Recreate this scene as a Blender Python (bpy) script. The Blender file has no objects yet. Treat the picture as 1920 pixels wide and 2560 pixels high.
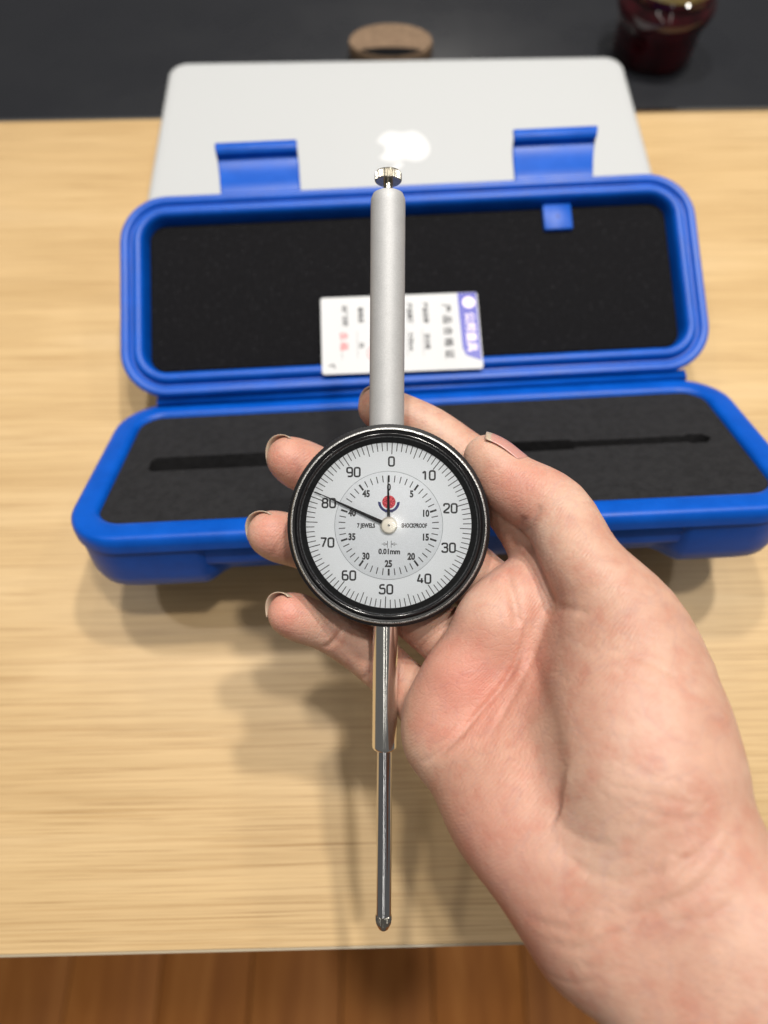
import bpy, bmesh, math, random
import numpy as np
from mathutils import Matrix, Vector, Euler
random.seed(7)
scene = bpy.context.scene
COL = scene.collection
R = math.radians
MM = 0.001

# ------------------------------------------------------------------ camera
cam_data = bpy.data.cameras.new('camera')
cam = bpy.data.objects.new('camera', cam_data); COL.objects.link(cam)
cam_data.sensor_fit = 'HORIZONTAL'; cam_data.sensor_width = 36.0
cam_data.lens = 33.29
cam_data.clip_start = 0.01; cam_data.clip_end = 50
cam.location = (0, 0, 0.365)
cam.rotation_euler = (R(26.0), 0, 0)
cam_data.dof.use_dof = True
cam_data.dof.focus_distance = 0.251
cam_data.dof.aperture_fstop = 7.2
scene.camera = cam
CAM_M = Matrix.Translation((0, 0, 0.365)) @ Euler((R(26.0), 0, 0)).to_matrix().to_4x4()

# ------------------------------------------------------------------ light
world = bpy.data.worlds.new('World'); scene.world = world; world.use_nodes = True
wbg = world.node_tree.nodes['Background']
wbg.inputs['Color'].default_value = (1.0, 0.97, 0.93, 1)
wbg.inputs['Strength'].default_value = 0.13

def ceiling_or_glare_lamp(x, y, z, power, size=0.13):
    l = bpy.data.lights.new('ceiling_or_glare_lamp', 'AREA'); l.shape = 'DISK'; l.size = size
    l.energy = power; l.color = (1.0, 0.95, 0.88); l.spread = R(150)
    o = bpy.data.objects.new('ceiling_or_glare_lamp', l); COL.objects.link(o); o.location = (x, y, z)
    return o
ceiling_or_glare_lamp(0.38, 0.05, 2.1, 13)
ceiling_or_glare_lamp(0.50, 0.72, 2.1, 21)
ceiling_or_glare_lamp(-0.25, 0.85, 2.1, 17)
ceiling_or_glare_lamp(-0.95, 0.35, 2.1, 5)
ceiling_or_glare_lamp(1.35, 0.35, 2.1, 5)
ceiling_or_glare_lamp(0.2, 1.9, 2.1, 6)
def added_stripe_light(x, y, z, power, w, length):  # added strips behind the viewer, put in to draw bright stripes on the steel
    l = bpy.data.lights.new('added_stripe_light', 'AREA'); l.shape = 'RECTANGLE'; l.size = w; l.size_y = length
    l.energy = power; l.color = (1.0, 0.95, 0.88)
    o = bpy.data.objects.new('added_stripe_light', l); COL.objects.link(o); o.location = (x, y, z)
    return o
added_stripe_light(-0.54, -1.5, 2.1, 7.5, 0.10, 3.5)
added_stripe_light(0.47, -1.5, 2.1, 4.5, 0.055, 3.5)
ceiling_or_glare_lamp(0.042, -0.892, 2.1, 0.10, 0.03)  # small added light, placed only to give the crystal its glare spot

vs = scene.view_settings
vs.view_transform = 'Standard'; vs.look = 'None'; vs.exposure = 0.0; vs.gamma = 1.0
vs.use_curve_mapping = False
scene.cycles.use_denoising = True
scene.cycles.max_bounces = 8
scene.cycles.transparent_max_bounces = 8

# ------------------------------------------------------------------ materials
def new_mat(name, color=(0.5, 0.5, 0.5), rough=0.5, metal=0.0, **kw):
    m = bpy.data.materials.new(name); m.use_nodes = True
    b = m.node_tree.nodes['Principled BSDF']
    b.inputs['Base Color'].default_value = (*color, 1)
    b.inputs['Roughness'].default_value = rough
    b.inputs['Metallic'].default_value = metal
    for k, v in kw.items():
        b.inputs[k.replace('_', ' ')].default_value = v
    return m
def nodes(m): return m.node_tree.nodes, m.node_tree.links, m.node_tree.nodes['Principled BSDF']
def ramp(n, stops):
    r = n.new('ShaderNodeValToRGB'); e = r.color_ramp.elements
    e[0].position, e[0].color = stops[0][0], (*stops[0][1], 1)
    e[1].position, e[1].color = stops[-1][0], (*stops[-1][1], 1)
    for p, c in stops[1:-1]:
        k = e.new(p); k.color = (*c, 1)
    return r
def coords(n, l, scale, kind='Object'):
    t = n.new('ShaderNodeTexCoord'); mp = n.new('ShaderNodeMapping'); mp.inputs['Scale'].default_value = scale
    l.new(t.outputs[kind], mp.inputs['Vector']); return mp.outputs['Vector']
def noise(n, l, vec, scale, detail=4, rough=0.55, dist=0.0):
    x = n.new('ShaderNodeTexNoise'); x.inputs['Scale'].default_value = scale
    x.inputs['Detail'].default_value = detail; x.inputs['Roughness'].default_value = rough
    x.inputs['Distortion'].default_value = dist
    l.new(vec, x.inputs['Vector']); return x.outputs['Fac']
def mixc(n, l, fac, a, b, mode='MIX'):
    x = n.new('ShaderNodeMix'); x.data_type = 'RGBA'; x.blend_type = mode
    for s, v in ((x.inputs['Factor'], fac), (x.inputs['A'], a), (x.inputs['B'], b)):
        if isinstance(v, (int, float)): s.default_value = v
        elif isinstance(v, tuple): s.default_value = (*v, 1)
        else: l.new(v, s)
    return x.outputs['Result']
def bump(n, l, b, h, strength, dist):
    x = n.new('ShaderNodeBump'); x.inputs['Strength'].default_value = strength; x.inputs['Distance'].default_value = dist
    l.new(h, x.inputs['Height']); l.new(x.outputs['Normal'], b.inputs['Normal']); return x

def wood_mat():
    m = new_mat('desk_wood', rough=0.38); n, l, b = nodes(m)
    v = coords(n, l, (1.0, 7.0, 1.0))
    broad = noise(n, l, v, 3.2, 4, 0.5, 0.6)
    v2 = coords(n, l, (1.0, 170.0, 3.0))
    fine = noise(n, l, v2, 5.0, 6, 0.62, 0.3)
    v3 = coords(n, l, (3.0, 330.0, 3.0))
    pores = noise(n, l, v3, 4.0, 3, 0.6)
    c1 = ramp(n, [(0.3, (0.455, 0.31, 0.150)), (0.55, (0.515, 0.362, 0.185)), (0.75, (0.555, 0.405, 0.225))])
    l.new(broad, c1.inputs['Fac'])
    c2 = ramp(n, [(0.33, (0.80, 0.73, 0.62)), (0.48, (1, 1, 1)), (0.64, (1.07, 1.065, 1.05))]); l.new(fine, c2.inputs['Fac'])
    c3 = ramp(n, [(0.32, (0.62, 0.55, 0.46)), (0.47, (1, 1, 1))]); l.new(pores, c3.inputs['Fac'])
    v4 = coords(n, l, (0.6, 32.0, 1.0)); band = noise(n, l, v4, 3.0, 5, 0.6, 0.9)
    c4 = ramp(n, [(0.34, (0.80, 0.74, 0.66)), (0.48, (1, 1, 1)), (0.66, (1.08, 1.08, 1.07))]); l.new(band, c4.inputs['Fac'])
    col = mixc(n, l, 0.8, c1.outputs['Color'], c2.outputs['Color'], 'MULTIPLY')
    col = mixc(n, l, 0.3, col, c4.outputs['Color'], 'MULTIPLY')
    col = mixc(n, l, 0.85, col, c3.outputs['Color'], 'MULTIPLY')
    l.new(col, b.inputs['Base Color'])
    bump(n, l, b, fine, 0.12, 0.0006)
    rr = n.new('ShaderNodeMapRange'); rr.inputs['To Min'].default_value = 0.30; rr.inputs['To Max'].default_value = 0.5
    l.new(fine, rr.inputs['Value']); l.new(rr.outputs['Result'], b.inputs['Roughness'])
    return m
def floor_mat():
    m = new_mat('floor_wood', rough=0.6, Specular_IOR_Level=0.2); n, l, b = nodes(m)
    info = n.new('ShaderNodeObjectInfo')
    t = n.new('ShaderNodeTexCoord'); mp = n.new('ShaderNodeMapping'); mp.inputs['Scale'].default_value = (9, 1.0, 1)
    off = n.new('ShaderNodeVectorMath'); off.operation = 'SCALE'; off.inputs['Scale'].default_value = 1.0
    cmb = n.new('ShaderNodeCombineXYZ'); ml = n.new('ShaderNodeMath'); ml.operation = 'MULTIPLY'; ml.inputs[1].default_value = 37.0
    l.new(info.outputs['Random'], ml.inputs[0]); l.new(ml.outputs[0], cmb.inputs['X']); l.new(ml.outputs[0], cmb.inputs['Y'])
    ad = n.new('ShaderNodeVectorMath'); l.new(t.outputs['Object'], mp.inputs['Vector'])
    l.new(mp.outputs['Vector'], ad.inputs[0]); l.new(cmb.outputs[0], ad.inputs[1])
    g = noise(n, l, ad.outputs[0], 3.0, 5, 0.6, 0.8)
    c = ramp(n, [(0.3, (0.27, 0.092, 0.018)), (0.5, (0.355, 0.130, 0.027)), (0.72, (0.44, 0.175, 0.042))]); l.new(g, c.inputs['Fac'])
    hs = n.new('ShaderNodeHueSaturation'); mr = n.new('ShaderNodeMapRange'); mr.inputs['To Min'].default_value = 0.92; mr.inputs['To Max'].default_value = 1.07
    l.new(info.outputs['Random'], mr.inputs['Value']); l.new(mr.outputs['Result'], hs.inputs['Value']); l.new(c.outputs['Color'], hs.inputs['Color'])
    l.new(hs.outputs['Color'], b.inputs['Base Color'])
    return m
def black_top_mat():
    m = new_mat('black_desk', (0.012, 0.013, 0.016), 0.22, Specular_IOR_Level=0.5); n, l, b = nodes(m)
    v = coords(n, l, (1, 1, 1)); s = noise(n, l, v, 14, 4, 0.6)
    r = n.new('ShaderNodeMapRange'); r.inputs['To Min'].default_value = 0.2; r.inputs['To Max'].default_value = 0.36
    l.new(s, r.inputs['Value']); l.new(r.outputs['Result'], b.inputs['Roughness'])
    return m
def plastic_mat():
    m = new_mat('blue_plastic', (0.0, 0.08, 0.50), 0.36, Specular_IOR_Level=0.26); n, l, b = nodes(m)
    v = coords(n, l, (1, 1, 1)); s = noise(n, l, v, 60, 5, 0.65); s2 = noise(n, l, v, 900, 2, 0.5)
    c = ramp(n, [(0.3, (0.0, 0.060, 0.36)), (0.7, (0.0, 0.079, 0.45))]); l.new(s, c.inputs['Fac']); l.new(c.outputs['Color'], b.inputs['Base Color'])
    r = n.new('ShaderNodeMapRange'); r.inputs['To Min'].default_value = 0.28; r.inputs['To Max'].default_value = 0.48
    l.new(s, r.inputs['Value']); l.new(r.outputs['Result'], b.inputs['Roughness'])
    bump(n, l, b, s2, 0.06, 0.0003)
    return m
def foam_mat(name, base, hi, scale):
    m = new_mat(name, base, 0.9, Specular_IOR_Level=0.12); n, l, b = nodes(m)
    v = coords(n, l, (1, 1, 1)); s = noise(n, l, v, scale, 5, 0.75)
    k = ramp(n, [(0.35, base), (0.6, tuple(1.5 * x for x in base)), (0.74, hi)]); l.new(s, k.inputs['Fac'])
    vo = n.new('ShaderNodeTexVoronoi'); vo.inputs['Scale'].default_value = 330; l.new(v, vo.inputs['Vector'])
    fk = ramp(n, [(0.0, (1, 1, 1)), (0.10, (0, 0, 0))]); l.new(vo.outputs['Distance'], fk.inputs['Fac'])
    sel = n.new('ShaderNodeMath'); sel.operation = 'GREATER_THAN'; sel.inputs[1].default_value = 0.72; sp_ = n.new('ShaderNodeSeparateColor')
    l.new(vo.outputs['Color'], sp_.inputs['Color']); l.new(sp_.outputs['Red'], sel.inputs[0])
    mu = n.new('ShaderNodeMath'); mu.operation = 'MULTIPLY'; l.new(fk.outputs['Color'], mu.inputs[0]); l.new(sel.outputs[0], mu.inputs[1])
    cc = mixc(n, l, mu.outputs[0], k.outputs['Color'], tuple(3*x for x in hi))
    l.new(cc, b.inputs['Base Color']); bump(n, l, b, s, 0.5, 0.0012)
    return m
def brushed(name, col, rough, scale, amt=0.12, metal=1.0):
    m = new_mat(name, col, rough, metal); n, l, b = nodes(m)
    v = coords(n, l, scale); s = noise(n, l, v, 1.0, 4, 0.6)
    r = n.new('ShaderNodeMapRange'); r.inputs['To Min'].default_value = max(0.03, rough - amt); r.inputs['To Max'].default_value = rough + amt
    l.new(s, r.inputs['Value']); l.new(r.outputs['Result'], b.inputs['Roughness'])
    bump(n, l, b, s, 0.05, 0.0001)
    return m
def satin_mat():
    m = new_mat('satin_aluminium', (0.56, 0.57, 0.58), 0.6, 0.3); n, l, b = nodes(m)
    v = coords(n, l, (1, 1, 1)); s = noise(n, l, v, 2600, 3, 0.7); s2 = noise(n, l, v, 160, 4, 0.6)
    c = ramp(n, [(0.3, (0.36, 0.365, 0.37)), (0.7, (0.46, 0.465, 0.47))]); l.new(s, c.inputs['Fac'])
    c2 = ramp(n, [(0.35, (0.86, 0.86, 0.86)), (0.6, (1, 1, 1))]); l.new(s2, c2.inputs['Fac'])
    col = mixc(n, l, 0.35, c.outputs['Color'], c2.outputs['Color'], 'MULTIPLY'); l.new(col, b.inputs['Base Color'])
    bump(n, l, b, s, 0.25, 0.00008)
    return m
def sparkle_mat():
    m = new_mat('worn_bezel_edge', (0.35, 0.35, 0.35), 0.38, 1.0); n, l, b = nodes(m)
    v = coords(n, l, (1, 1, 1)); s = noise(n, l, v, 3800, 2, 0.7)
    c = ramp(n, [(0.42, (0.05, 0.05, 0.05)), (0.56, (0.62, 0.62, 0.61))]); l.new(s, c.inputs['Fac']); l.new(c.outputs['Color'], b.inputs['Base Color'])
    bump(n, l, b, s, 0.4, 0.00005)
    return m
def face_mat(name, col):
    m = new_mat(name, col, 0.5); n, l, b = nodes(m)
    v = coords(n, l, (1, 1, 1)); s = noise(n, l, v, 3000, 2, 0.6)
    c = ramp(n, [(0.3, tuple(0.92 * x for x in col)), (0.7, tuple(1.04 * x for x in col))]); l.new(s, c.inputs['Fac']); l.new(c.outputs['Color'], b.inputs['Base Color'])
    return m
def print_mat(name, col, holes=0.36):
    m = new_mat(name, col, 0.6); n, l, b = nodes(m)
    v = coords(n, l, (1, 1, 1)); s = noise(n, l, v, 2600, 3, 0.7)
    c = ramp(n, [(holes, tuple(min(1, x * 2.5 + 0.08) for x in col)), (holes + 0.12, col)]); l.new(s, c.inputs['Fac']); l.new(c.outputs['Color'], b.inputs['Base Color'])
    return m
def glass_mat():
    m = bpy.data.materials.new('crystal_glass'); m.use_nodes = True; n = m.node_tree.nodes; l = m.node_tree.links; n.clear()
    o = n.new('ShaderNodeOutputMaterial'); mx = n.new('ShaderNodeMixShader'); t = n.new('ShaderNodeBsdfTransparent'); g = n.new('ShaderNodeBsdfGlossy')
    t.inputs['Color'].default_value = (0.97, 0.975, 0.98, 1); g.inputs['Roughness'].default_value = 0.06
    fr = n.new('ShaderNodeFresnel'); fr.inputs['IOR'].default_value = 1.45
    l.new(fr.outputs[0], mx.inputs[0]); l.new(t.outputs[0], mx.inputs[1]); l.new(g.outputs[0], mx.inputs[2]); l.new(mx.outputs[0], o.inputs['Surface'])
    return m
def skin_mat():
    m = new_mat('skin', (0.6, 0.34, 0.24), 0.47, Specular_IOR_Level=0.38); n, l, b = nodes(m)
    v = coords(n, l, (1, 1, 1))
    big = noise(n, l, v, 26, 3, 0.5); mid = noise(n, l, v, 130, 4, 0.6); fine = noise(n, l, v, 900, 3, 0.6)
    c = ramp(n, [(0.3, (0.42, 0.228, 0.165)), (0.5, (0.48, 0.287, 0.212)), (0.72, (0.53, 0.350, 0.268))]); l.new(big, c.inputs['Fac'])
    c2 = ramp(n, [(0.32, (0.92, 0.74, 0.72)), (0.52, (1, 1, 1)), (0.70, (1.10, 1.12, 1.12))]); l.new(mid, c2.inputs['Fac'])
    col = mixc(n, l, 0.75, c.outputs['Color'], c2.outputs['Color'], 'MULTIPLY')
    at = n.new('ShaderNodeAttribute'); at.attribute_name = 'flush'
    col = mixc(n, l, at.outputs['Fac'], col, (0.52, 0.175, 0.135))
    vein = noise(n, l, v, 48, 2, 0.5, 1.5)
    vr = ramp(n, [(0.47, (1, 1, 1)), (0.5, (0.90, 0.91, 0.97)), (0.53, (1, 1, 1))]); l.new(vein, vr.inputs['Fac'])
    col = mixc(n, l, 0.7, col, vr.outputs['Color'], 'MULTIPLY')
    l.new(col, b.inputs['Base Color'])
    b.inputs['Subsurface Weight'].default_value = 0.3
    b.inputs['Subsurface Radius'].default_value = (1.0, 0.35, 0.2); b.inputs['Subsurface Scale'].default_value = 0.004
    wv = n.new('ShaderNodeTexWave'); wv.inputs['Scale'].default_value = 330; wv.inputs['Distortion'].default_value = 14; wv.inputs['Detail'].default_value = 2; wv.inputs['Detail Scale'].default_value = 0.25
    mp = n.new('ShaderNodeMapping'); mp.inputs['Rotation'].default_value = (0, 0, 0.7)
    l.new(v, mp.inputs['Vector']); l.new(mp.outputs['Vector'], wv.inputs['Vector'])
    cmb = n.new('ShaderNodeMath'); cmb.operation = 'MULTIPLY_ADD'; cmb.inputs[1].default_value = 0.22
    l.new(wv.outputs['Fac'], cmb.inputs[0]); l.new(fine, cmb.inputs[2])
    vo = n.new('ShaderNodeTexVoronoi'); vo.feature = 'DISTANCE_TO_EDGE'; vo.inputs['Scale'].default_value = 1.0
    wob = n.new('ShaderNodeTexNoise'); wob.inputs['Scale'].default_value = 90; wob.inputs['Detail'].default_value = 3
    wm = n.new('ShaderNodeVectorMath'); wm.operation = 'MULTIPLY_ADD'; wm.inputs[1].default_value = (0.004, 0.004, 0.004)
    l.new(v, wob.inputs['Vector']); l.new(wob.outputs['Color'], wm.inputs[0]); l.new(v, wm.inputs[2])
    mp2 = n.new('ShaderNodeMapping'); mp2.inputs['Rotation'].default_value = (0, 0, 0.6); mp2.inputs['Scale'].default_value = (150, 420, 200)
    l.new(wm.outputs[0], mp2.inputs['Vector']); l.new(mp2.outputs['Vector'], vo.inputs['Vector'])
    vm = n.new('ShaderNodeMapRange'); vm.inputs['From Max'].default_value = 0.10; vm.inputs['To Max'].default_value = 0.24
    l.new(vo.outputs['Distance'], vm.inputs['Value'])
    add0 = n.new('ShaderNodeMath'); add0.operation = 'ADD'; l.new(cmb.outputs[0], add0.inputs[0]); l.new(vm.outputs['Result'], add0.inputs[1])
    add = n.new('ShaderNodeMath'); add.operation = 'ADD'; l.new(add0.outputs[0], add.inputs[0]); l.new(mid, add.inputs[1])
    bump(n, l, b, add.outputs[0], 0.35, 0.0005)
    rr = n.new('ShaderNodeMapRange'); rr.inputs['To Min'].default_value = 0.40; rr.inputs['To Max'].default_value = 0.58
    l.new(mid, rr.inputs['Value']); l.new(rr.outputs['Result'], b.inputs['Roughness'])
    return m
def nail_mat():
    m = new_mat('nail', (0.7, 0.45, 0.38), 0.3, Specular_IOR_Level=0.5); n, l, b = nodes(m)
    at = n.new('ShaderNodeAttribute'); at.attribute_name = 'free_edge'
    r = ramp(n, [(0.0, (0.46, 0.235, 0.20)), (0.04, (0.46, 0.25, 0.21)), (0.2, (0.42, 0.33, 0.25))])
    l.new(at.outputs['Fac'], r.inputs['Fac']); l.new(r.outputs['Color'], b.inputs['Base Color'])
    b.inputs['Subsurface Weight'].default_value = 0.15; b.inputs['Subsurface Scale'].default_value = 0.002
    return m
def alu_mat():
    m = new_mat('laptop_aluminium', (0.43, 0.445, 0.455), 0.42, 0.0, Specular_IOR_Level=0.45); n, l, b = nodes(m)
    v = coords(n, l, (1, 1, 1)); s = noise(n, l, v, 2500, 2, 0.6); bump(n, l, b, s, 0.1, 0.00005)
    return m
def jar_mat():
    m = new_mat('dark_jam', (0.022, 0.002, 0.004), 0.035, Specular_IOR_Level=0.6); n, l, b = nodes(m)
    v = coords(n, l, (1, 1, 1)); s = noise(n, l, v, 45, 4, 0.6)
    c = ramp(n, [(0.35, (0.008, 0.0008, 0.0015)), (0.7, (0.045, 0.003, 0.006))]); l.new(s, c.inputs['Fac']); l.new(c.outputs['Color'], b.inputs['Base Color'])
    return m
def speck_mat(name, a, c_, scale, rough=0.6):
    m = new_mat(name, a, rough); n, l, b = nodes(m)
    v = coords(n, l, (1, 1, 1)); s = noise(n, l, v, scale, 5, 0.7)
    c = ramp(n, [(0.35, a), (0.65, c_)]); l.new(s, c.inputs['Fac']); l.new(c.outputs['Color'], b.inputs['Base Color'])
    bump(n, l, b, s, 0.2, 0.0005)
    return m

M = dict(wood=wood_mat(), floor=floor_mat(), black=black_top_mat(), blue=plastic_mat(),
         sponge=foam_mat('black_sponge', (0.004, 0.004, 0.0048), (0.045, 0.045, 0.05), 620),
         eva=foam_mat('dense_black_foam', (0.0135, 0.0135, 0.0145), (0.019, 0.019, 0.02), 260),
         satin=satin_mat(), steel=brushed('brushed_steel', (0.80, 0.79, 0.76), 0.15, (2500, 60, 2500), 0.05),
         chrome=brushed('polished_steel', (0.58, 0.58, 0.60), 0.11, (2500, 60, 2500), 0.04),
         nickel=brushed('nickel', (0.46, 0.44, 0.39), 0.25, (900, 900, 900), 0.06),
         blackmetal=brushed('black_anodised', (0.006, 0.006, 0.007), 0.42, (400, 400, 400), 0.08, 0.0),
         blackgloss=brushed('black_polished', (0.006, 0.006, 0.007), 0.14, (300, 300, 300), 0.04, 0.0),
         edge=sparkle_mat(), face=face_mat('dial_white', (0.87, 0.91, 0.95)), face2=face_mat('dial_silver', (0.83, 0.87, 0.915)),
         ink=print_mat('black_ink', (0.012, 0.012, 0.014)), inkgrey=new_mat('grey_line', (0.25, 0.27, 0.30), 0.5),
         red=print_mat('red_ink', (0.42, 0.018, 0.03), 0.42), navy=print_mat('navy_ink', (0.02, 0.025, 0.13), 0.36),
         needle=new_mat('needle_black', (0.012, 0.012, 0.013), 0.25, 0.2), brass=brushed('pale_brass', (0.80, 0.75, 0.64), 0.38, (600, 600, 600), 0.06, 0.6),
         glass=glass_mat(), matteblack=new_mat('matte_black', (0.004, 0.004, 0.0045), 0.65, Specular_IOR_Level=0.12), skin=skin_mat(), nail=nail_mat(), alu=alu_mat(), logo=new_mat('white_logo', (0.60, 0.61, 0.62), 0.4),
         gap=new_mat('dark_gap', (0.02, 0.02, 0.02), 0.6), jar=jar_mat(), lidm=speck_mat('olive_lid', (0.20, 0.165, 0.055), (0.30, 0.25, 0.10), 60, 0.4),
         cork=speck_mat('brown_cork', (0.10, 0.062, 0.034), (0.20, 0.13, 0.078), 260, 0.8), dark=new_mat('dark_fill', (0.0025, 0.0025, 0.003), 0.8, Specular_IOR_Level=0.1),
         card=new_mat('white_card', (0.56, 0.57, 0.585), 0.7, Specular_IOR_Level=0.2), cardblue=new_mat('card_blue', (0.018, 0.022, 0.33), 0.4),
         cardred=new_mat('stamp_red', (0.75, 0.16, 0.17), 0.6), cardpale=new_mat('card_pale', (0.80, 0.70, 0.80), 0.5), cardgrey=new_mat('card_grey_ink', (0.05, 0.05, 0.055), 0.8, Specular_IOR_Level=0.1),
         band=new_mat('edge_band', (0.30, 0.25, 0.17), 0.4))

# ------------------------------------------------------------------ helpers
def mesh_obj(name, verts, faces, mat, parent=None, smooth=True, matrix=None, angle=None):
    me = bpy.data.meshes.new(name); me.from_pydata([tuple(v) for v in verts], [], faces); me.update()
    if mat: me.materials.append(mat)
    o = bpy.data.objects.new(name, me); COL.objects.link(o)
    if parent: o.parent = parent
    if matrix is not None: o.matrix_local = matrix
    bm = bmesh.new(); bm.from_mesh(me); bmesh.ops.recalc_face_normals(bm, faces=bm.faces); bm.to_mesh(me); bm.free()
    for p in me.polygons: p.use_smooth = smooth
    if smooth and angle: me.set_sharp_from_angle(angle=R(angle))
    return o
def tag(o, label=None, cat=None, kind=None, group=None):
    for k, v in (('label', label), ('category', cat), ('kind', kind), ('group', group)):
        if v: o[k] = v
    return o
def empty(name, matrix):
    o = bpy.data.objects.new(name, None); COL.objects.link(o); o.matrix_world = matrix; o.empty_display_size = 0.02
    return o
def box(name, x0, x1, y0, y1, z0, z1, mat, parent=None, bevel=0.0, matrix=None, seg=2):
    bm = bmesh.new()
    bmesh.ops.create_cube(bm, size=1.0, matrix=Matrix.Translation(((x0+x1)/2, (y0+y1)/2, (z0+z1)/2)) @ Matrix.Diagonal((x1-x0, y1-y0, z1-z0, 1)))
    if bevel: bmesh.ops.bevel(bm, geom=bm.edges[:], offset=bevel, segments=seg, profile=0.5, affect='EDGES')
    me = bpy.data.meshes.new(name); bm.to_mesh(me); bm.free(); me.materials.append(mat)
    for p in me.polygons: p.use_smooth = True
    me.set_sharp_from_angle(angle=R(40))
    o = bpy.data.objects.new(name, me); COL.objects.link(o)
    if parent: o.parent = parent
    if matrix is not None: o.matrix_local = matrix
    return o
def lathe(name, prof, mat, parent, n=96, axis='Z', matrix=None, knurl=None, angle=35, close=False):
    """profile (r, h) in mm round an axis; knurl = (first, last, depth_mm, teeth)"""
    vs_, fs = [], []
    for i in range(n):
        a = 2 * math.pi * i / n
        for j, (r, h) in enumerate(prof):
            rr = r
            if knurl and knurl[0] <= j <= knurl[1] and i % 2: rr = r - knurl[2]
            x, y = rr * math.cos(a) * MM, rr * math.sin(a) * MM
            vs_.append((x, y, h * MM) if axis == 'Z' else (x, h * MM, -y))
    k = len(prof)
    for i in range(n):
        i2 = (i + 1) % n
        for j in range(k - 1 if not close else k):
            j2 = (j + 1) % k
            fs.append((i * k + j, i2 * k + j, i2 * k + j2, i * k + j2))
    o = mesh_obj(name, vs_, fs, mat, parent, angle is not None, matrix, angle)
    bm = bmesh.new(); bm.from_mesh(o.data); bmesh.ops.remove_doubles(bm, verts=bm.verts, dist=1e-7); bmesh.ops.recalc_face_normals(bm, faces=bm.faces); bm.to_mesh(o.data); bm.free()
    return o
def rrect(w, d, r, n=10):
    pts = []
    for cx, cy, a0 in ((w/2-r, d/2-r, 0), (-w/2+r, d/2-r, 90), (-w/2+r, -d/2+r, 180), (w/2-r, -d/2+r, 270)):
        for i in range(n + 1):
            a = R(a0 + 90 * i / n); pts.append((cx + r * math.cos(a), cy + r * math.sin(a)))
    return pts
def loft(name, loops, mat, parent=None, cap0=True, cap1=True, matrix=None, angle=40):
    """loops: lists of (x, y, z) in mm, same length"""
    k = len(loops[0]); vs_ = [tuple(c * MM for c in p) for lp in loops for p in lp]; fs = []
    for a in range(len(loops) - 1):
        for i in range(k):
            j = (i + 1) % k; fs.append((a*k+i, a*k+j, (a+1)*k+j, (a+1)*k+i))
    if cap0: fs.append(tuple(range(k))[::-1])
    if cap1: fs.append(tuple((len(loops)-1)*k + i for i in range(k)))
    return mesh_obj(name, vs_, fs, mat, parent, True, matrix, angle)
def rloops(w, d, r, prof):
    return [[(x, y, z) for x, y in rrect(w - 2*o, d - 2*o, max(r - o, 2.5))] for o, z in prof]
def round_path(pts, r, closed=False, n=5):
    out = []; m = len(pts)
    for i, p in enumerate(pts):
        if not closed and i in (0, m - 1): out.append(Vector(p)); continue
        p = Vector(p); a = Vector(pts[i-1]); c = Vector(pts[(i+1) % m]); da, dc = (a-p), (c-p)
        ra = min(r, da.length*0.49); rc = min(r, dc.length*0.49); s = p + da.normalized()*ra; e = p + dc.normalized()*rc
        for k in range(n + 1):
            t = k / n; out.append(s*(1-t)**2 + p*2*t*(1-t) + e*t*t)
    return out
class Print:
    """flat ink shapes gathered into one mesh, mm"""
    def __init__(s): s.v, s.f = [], []
    def poly(s, pts):
        k = len(s.v); s.v += [(p[0], p[1]) for p in pts]; s.f.append(tuple(range(k, k + len(pts))))
    def ribbon(s, pts, w, closed=False):
        pts = [Vector(p[:2]) for p in pts]; m = len(pts); L = []
        for i in range(m):
            a = pts[i-1] if (i or closed) else pts[i]; c = pts[(i+1) % m] if (i < m-1 or closed) else pts[i]
            t = (c - a); t = t.normalized() if t.length > 1e-9 else Vector((1, 0)); nn = Vector((-t.y, t.x))
            L.append((pts[i] + nn*w/2, pts[i] - nn*w/2))
        for i in range(m if closed else m - 1):
            j = (i+1) % m; s.poly([L[i][0], L[i][1], L[j][1], L[j][0]])
    def disc(s, cx, cy, r, n=40): s.poly([(cx + r*math.cos(2*math.pi*i/n), cy + r*math.sin(2*math.pi*i/n)) for i in range(n)])
    def ring(s, cx, cy, r, w, n=120): s.ribbon([(cx + r*math.cos(2*math.pi*i/n), cy + r*math.sin(2*math.pi*i/n)) for i in range(n)], w, True)
    def build(s, name, mat, parent, z, matrix=None):
        o = mesh_obj(name, [(x*MM, y*MM, z*MM) for x, y in s.v], s.f, mat, parent, False, matrix)
        for p in o.data.polygons:
            if p.normal.z < 0: p.flip()
        return o
def text_obj(name, body, size, mat, parent, x, y, z, sx=1.0, rot=0.0, bold=0.0, matrix=None, align='CENTER'):
    """size = cap height-ish in mm"""
    c = bpy.data.curves.new(name, 'FONT'); c.body = body; c.size = size; c.align_x = align; c.align_y = 'CENTER'; c.resolution_u = 3; c.offset = bold
    t = bpy.data.objects.new('tmp', c); COL.objects.link(t); bpy.context.view_layer.update()
    me = bpy.data.meshes.new_from_object(t.evaluated_get(bpy.context.evaluated_depsgraph_get()))
    bpy.data.objects.remove(t); bpy.data.curves.remove(c)
    me.materials.clear(); me.materials.append(mat)
    me.transform(Matrix.Translation((x*MM, y*MM, z*MM)) @ Matrix.Rotation(rot, 4, 'Z') @ Matrix.Diagonal((sx*MM, MM, MM, 1)))
    me.name = name; o = bpy.data.objects.new(name, me); COL.objects.link(o); o.parent = parent
    if matrix is not None: o.matrix_local = matrix
    return o

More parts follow.
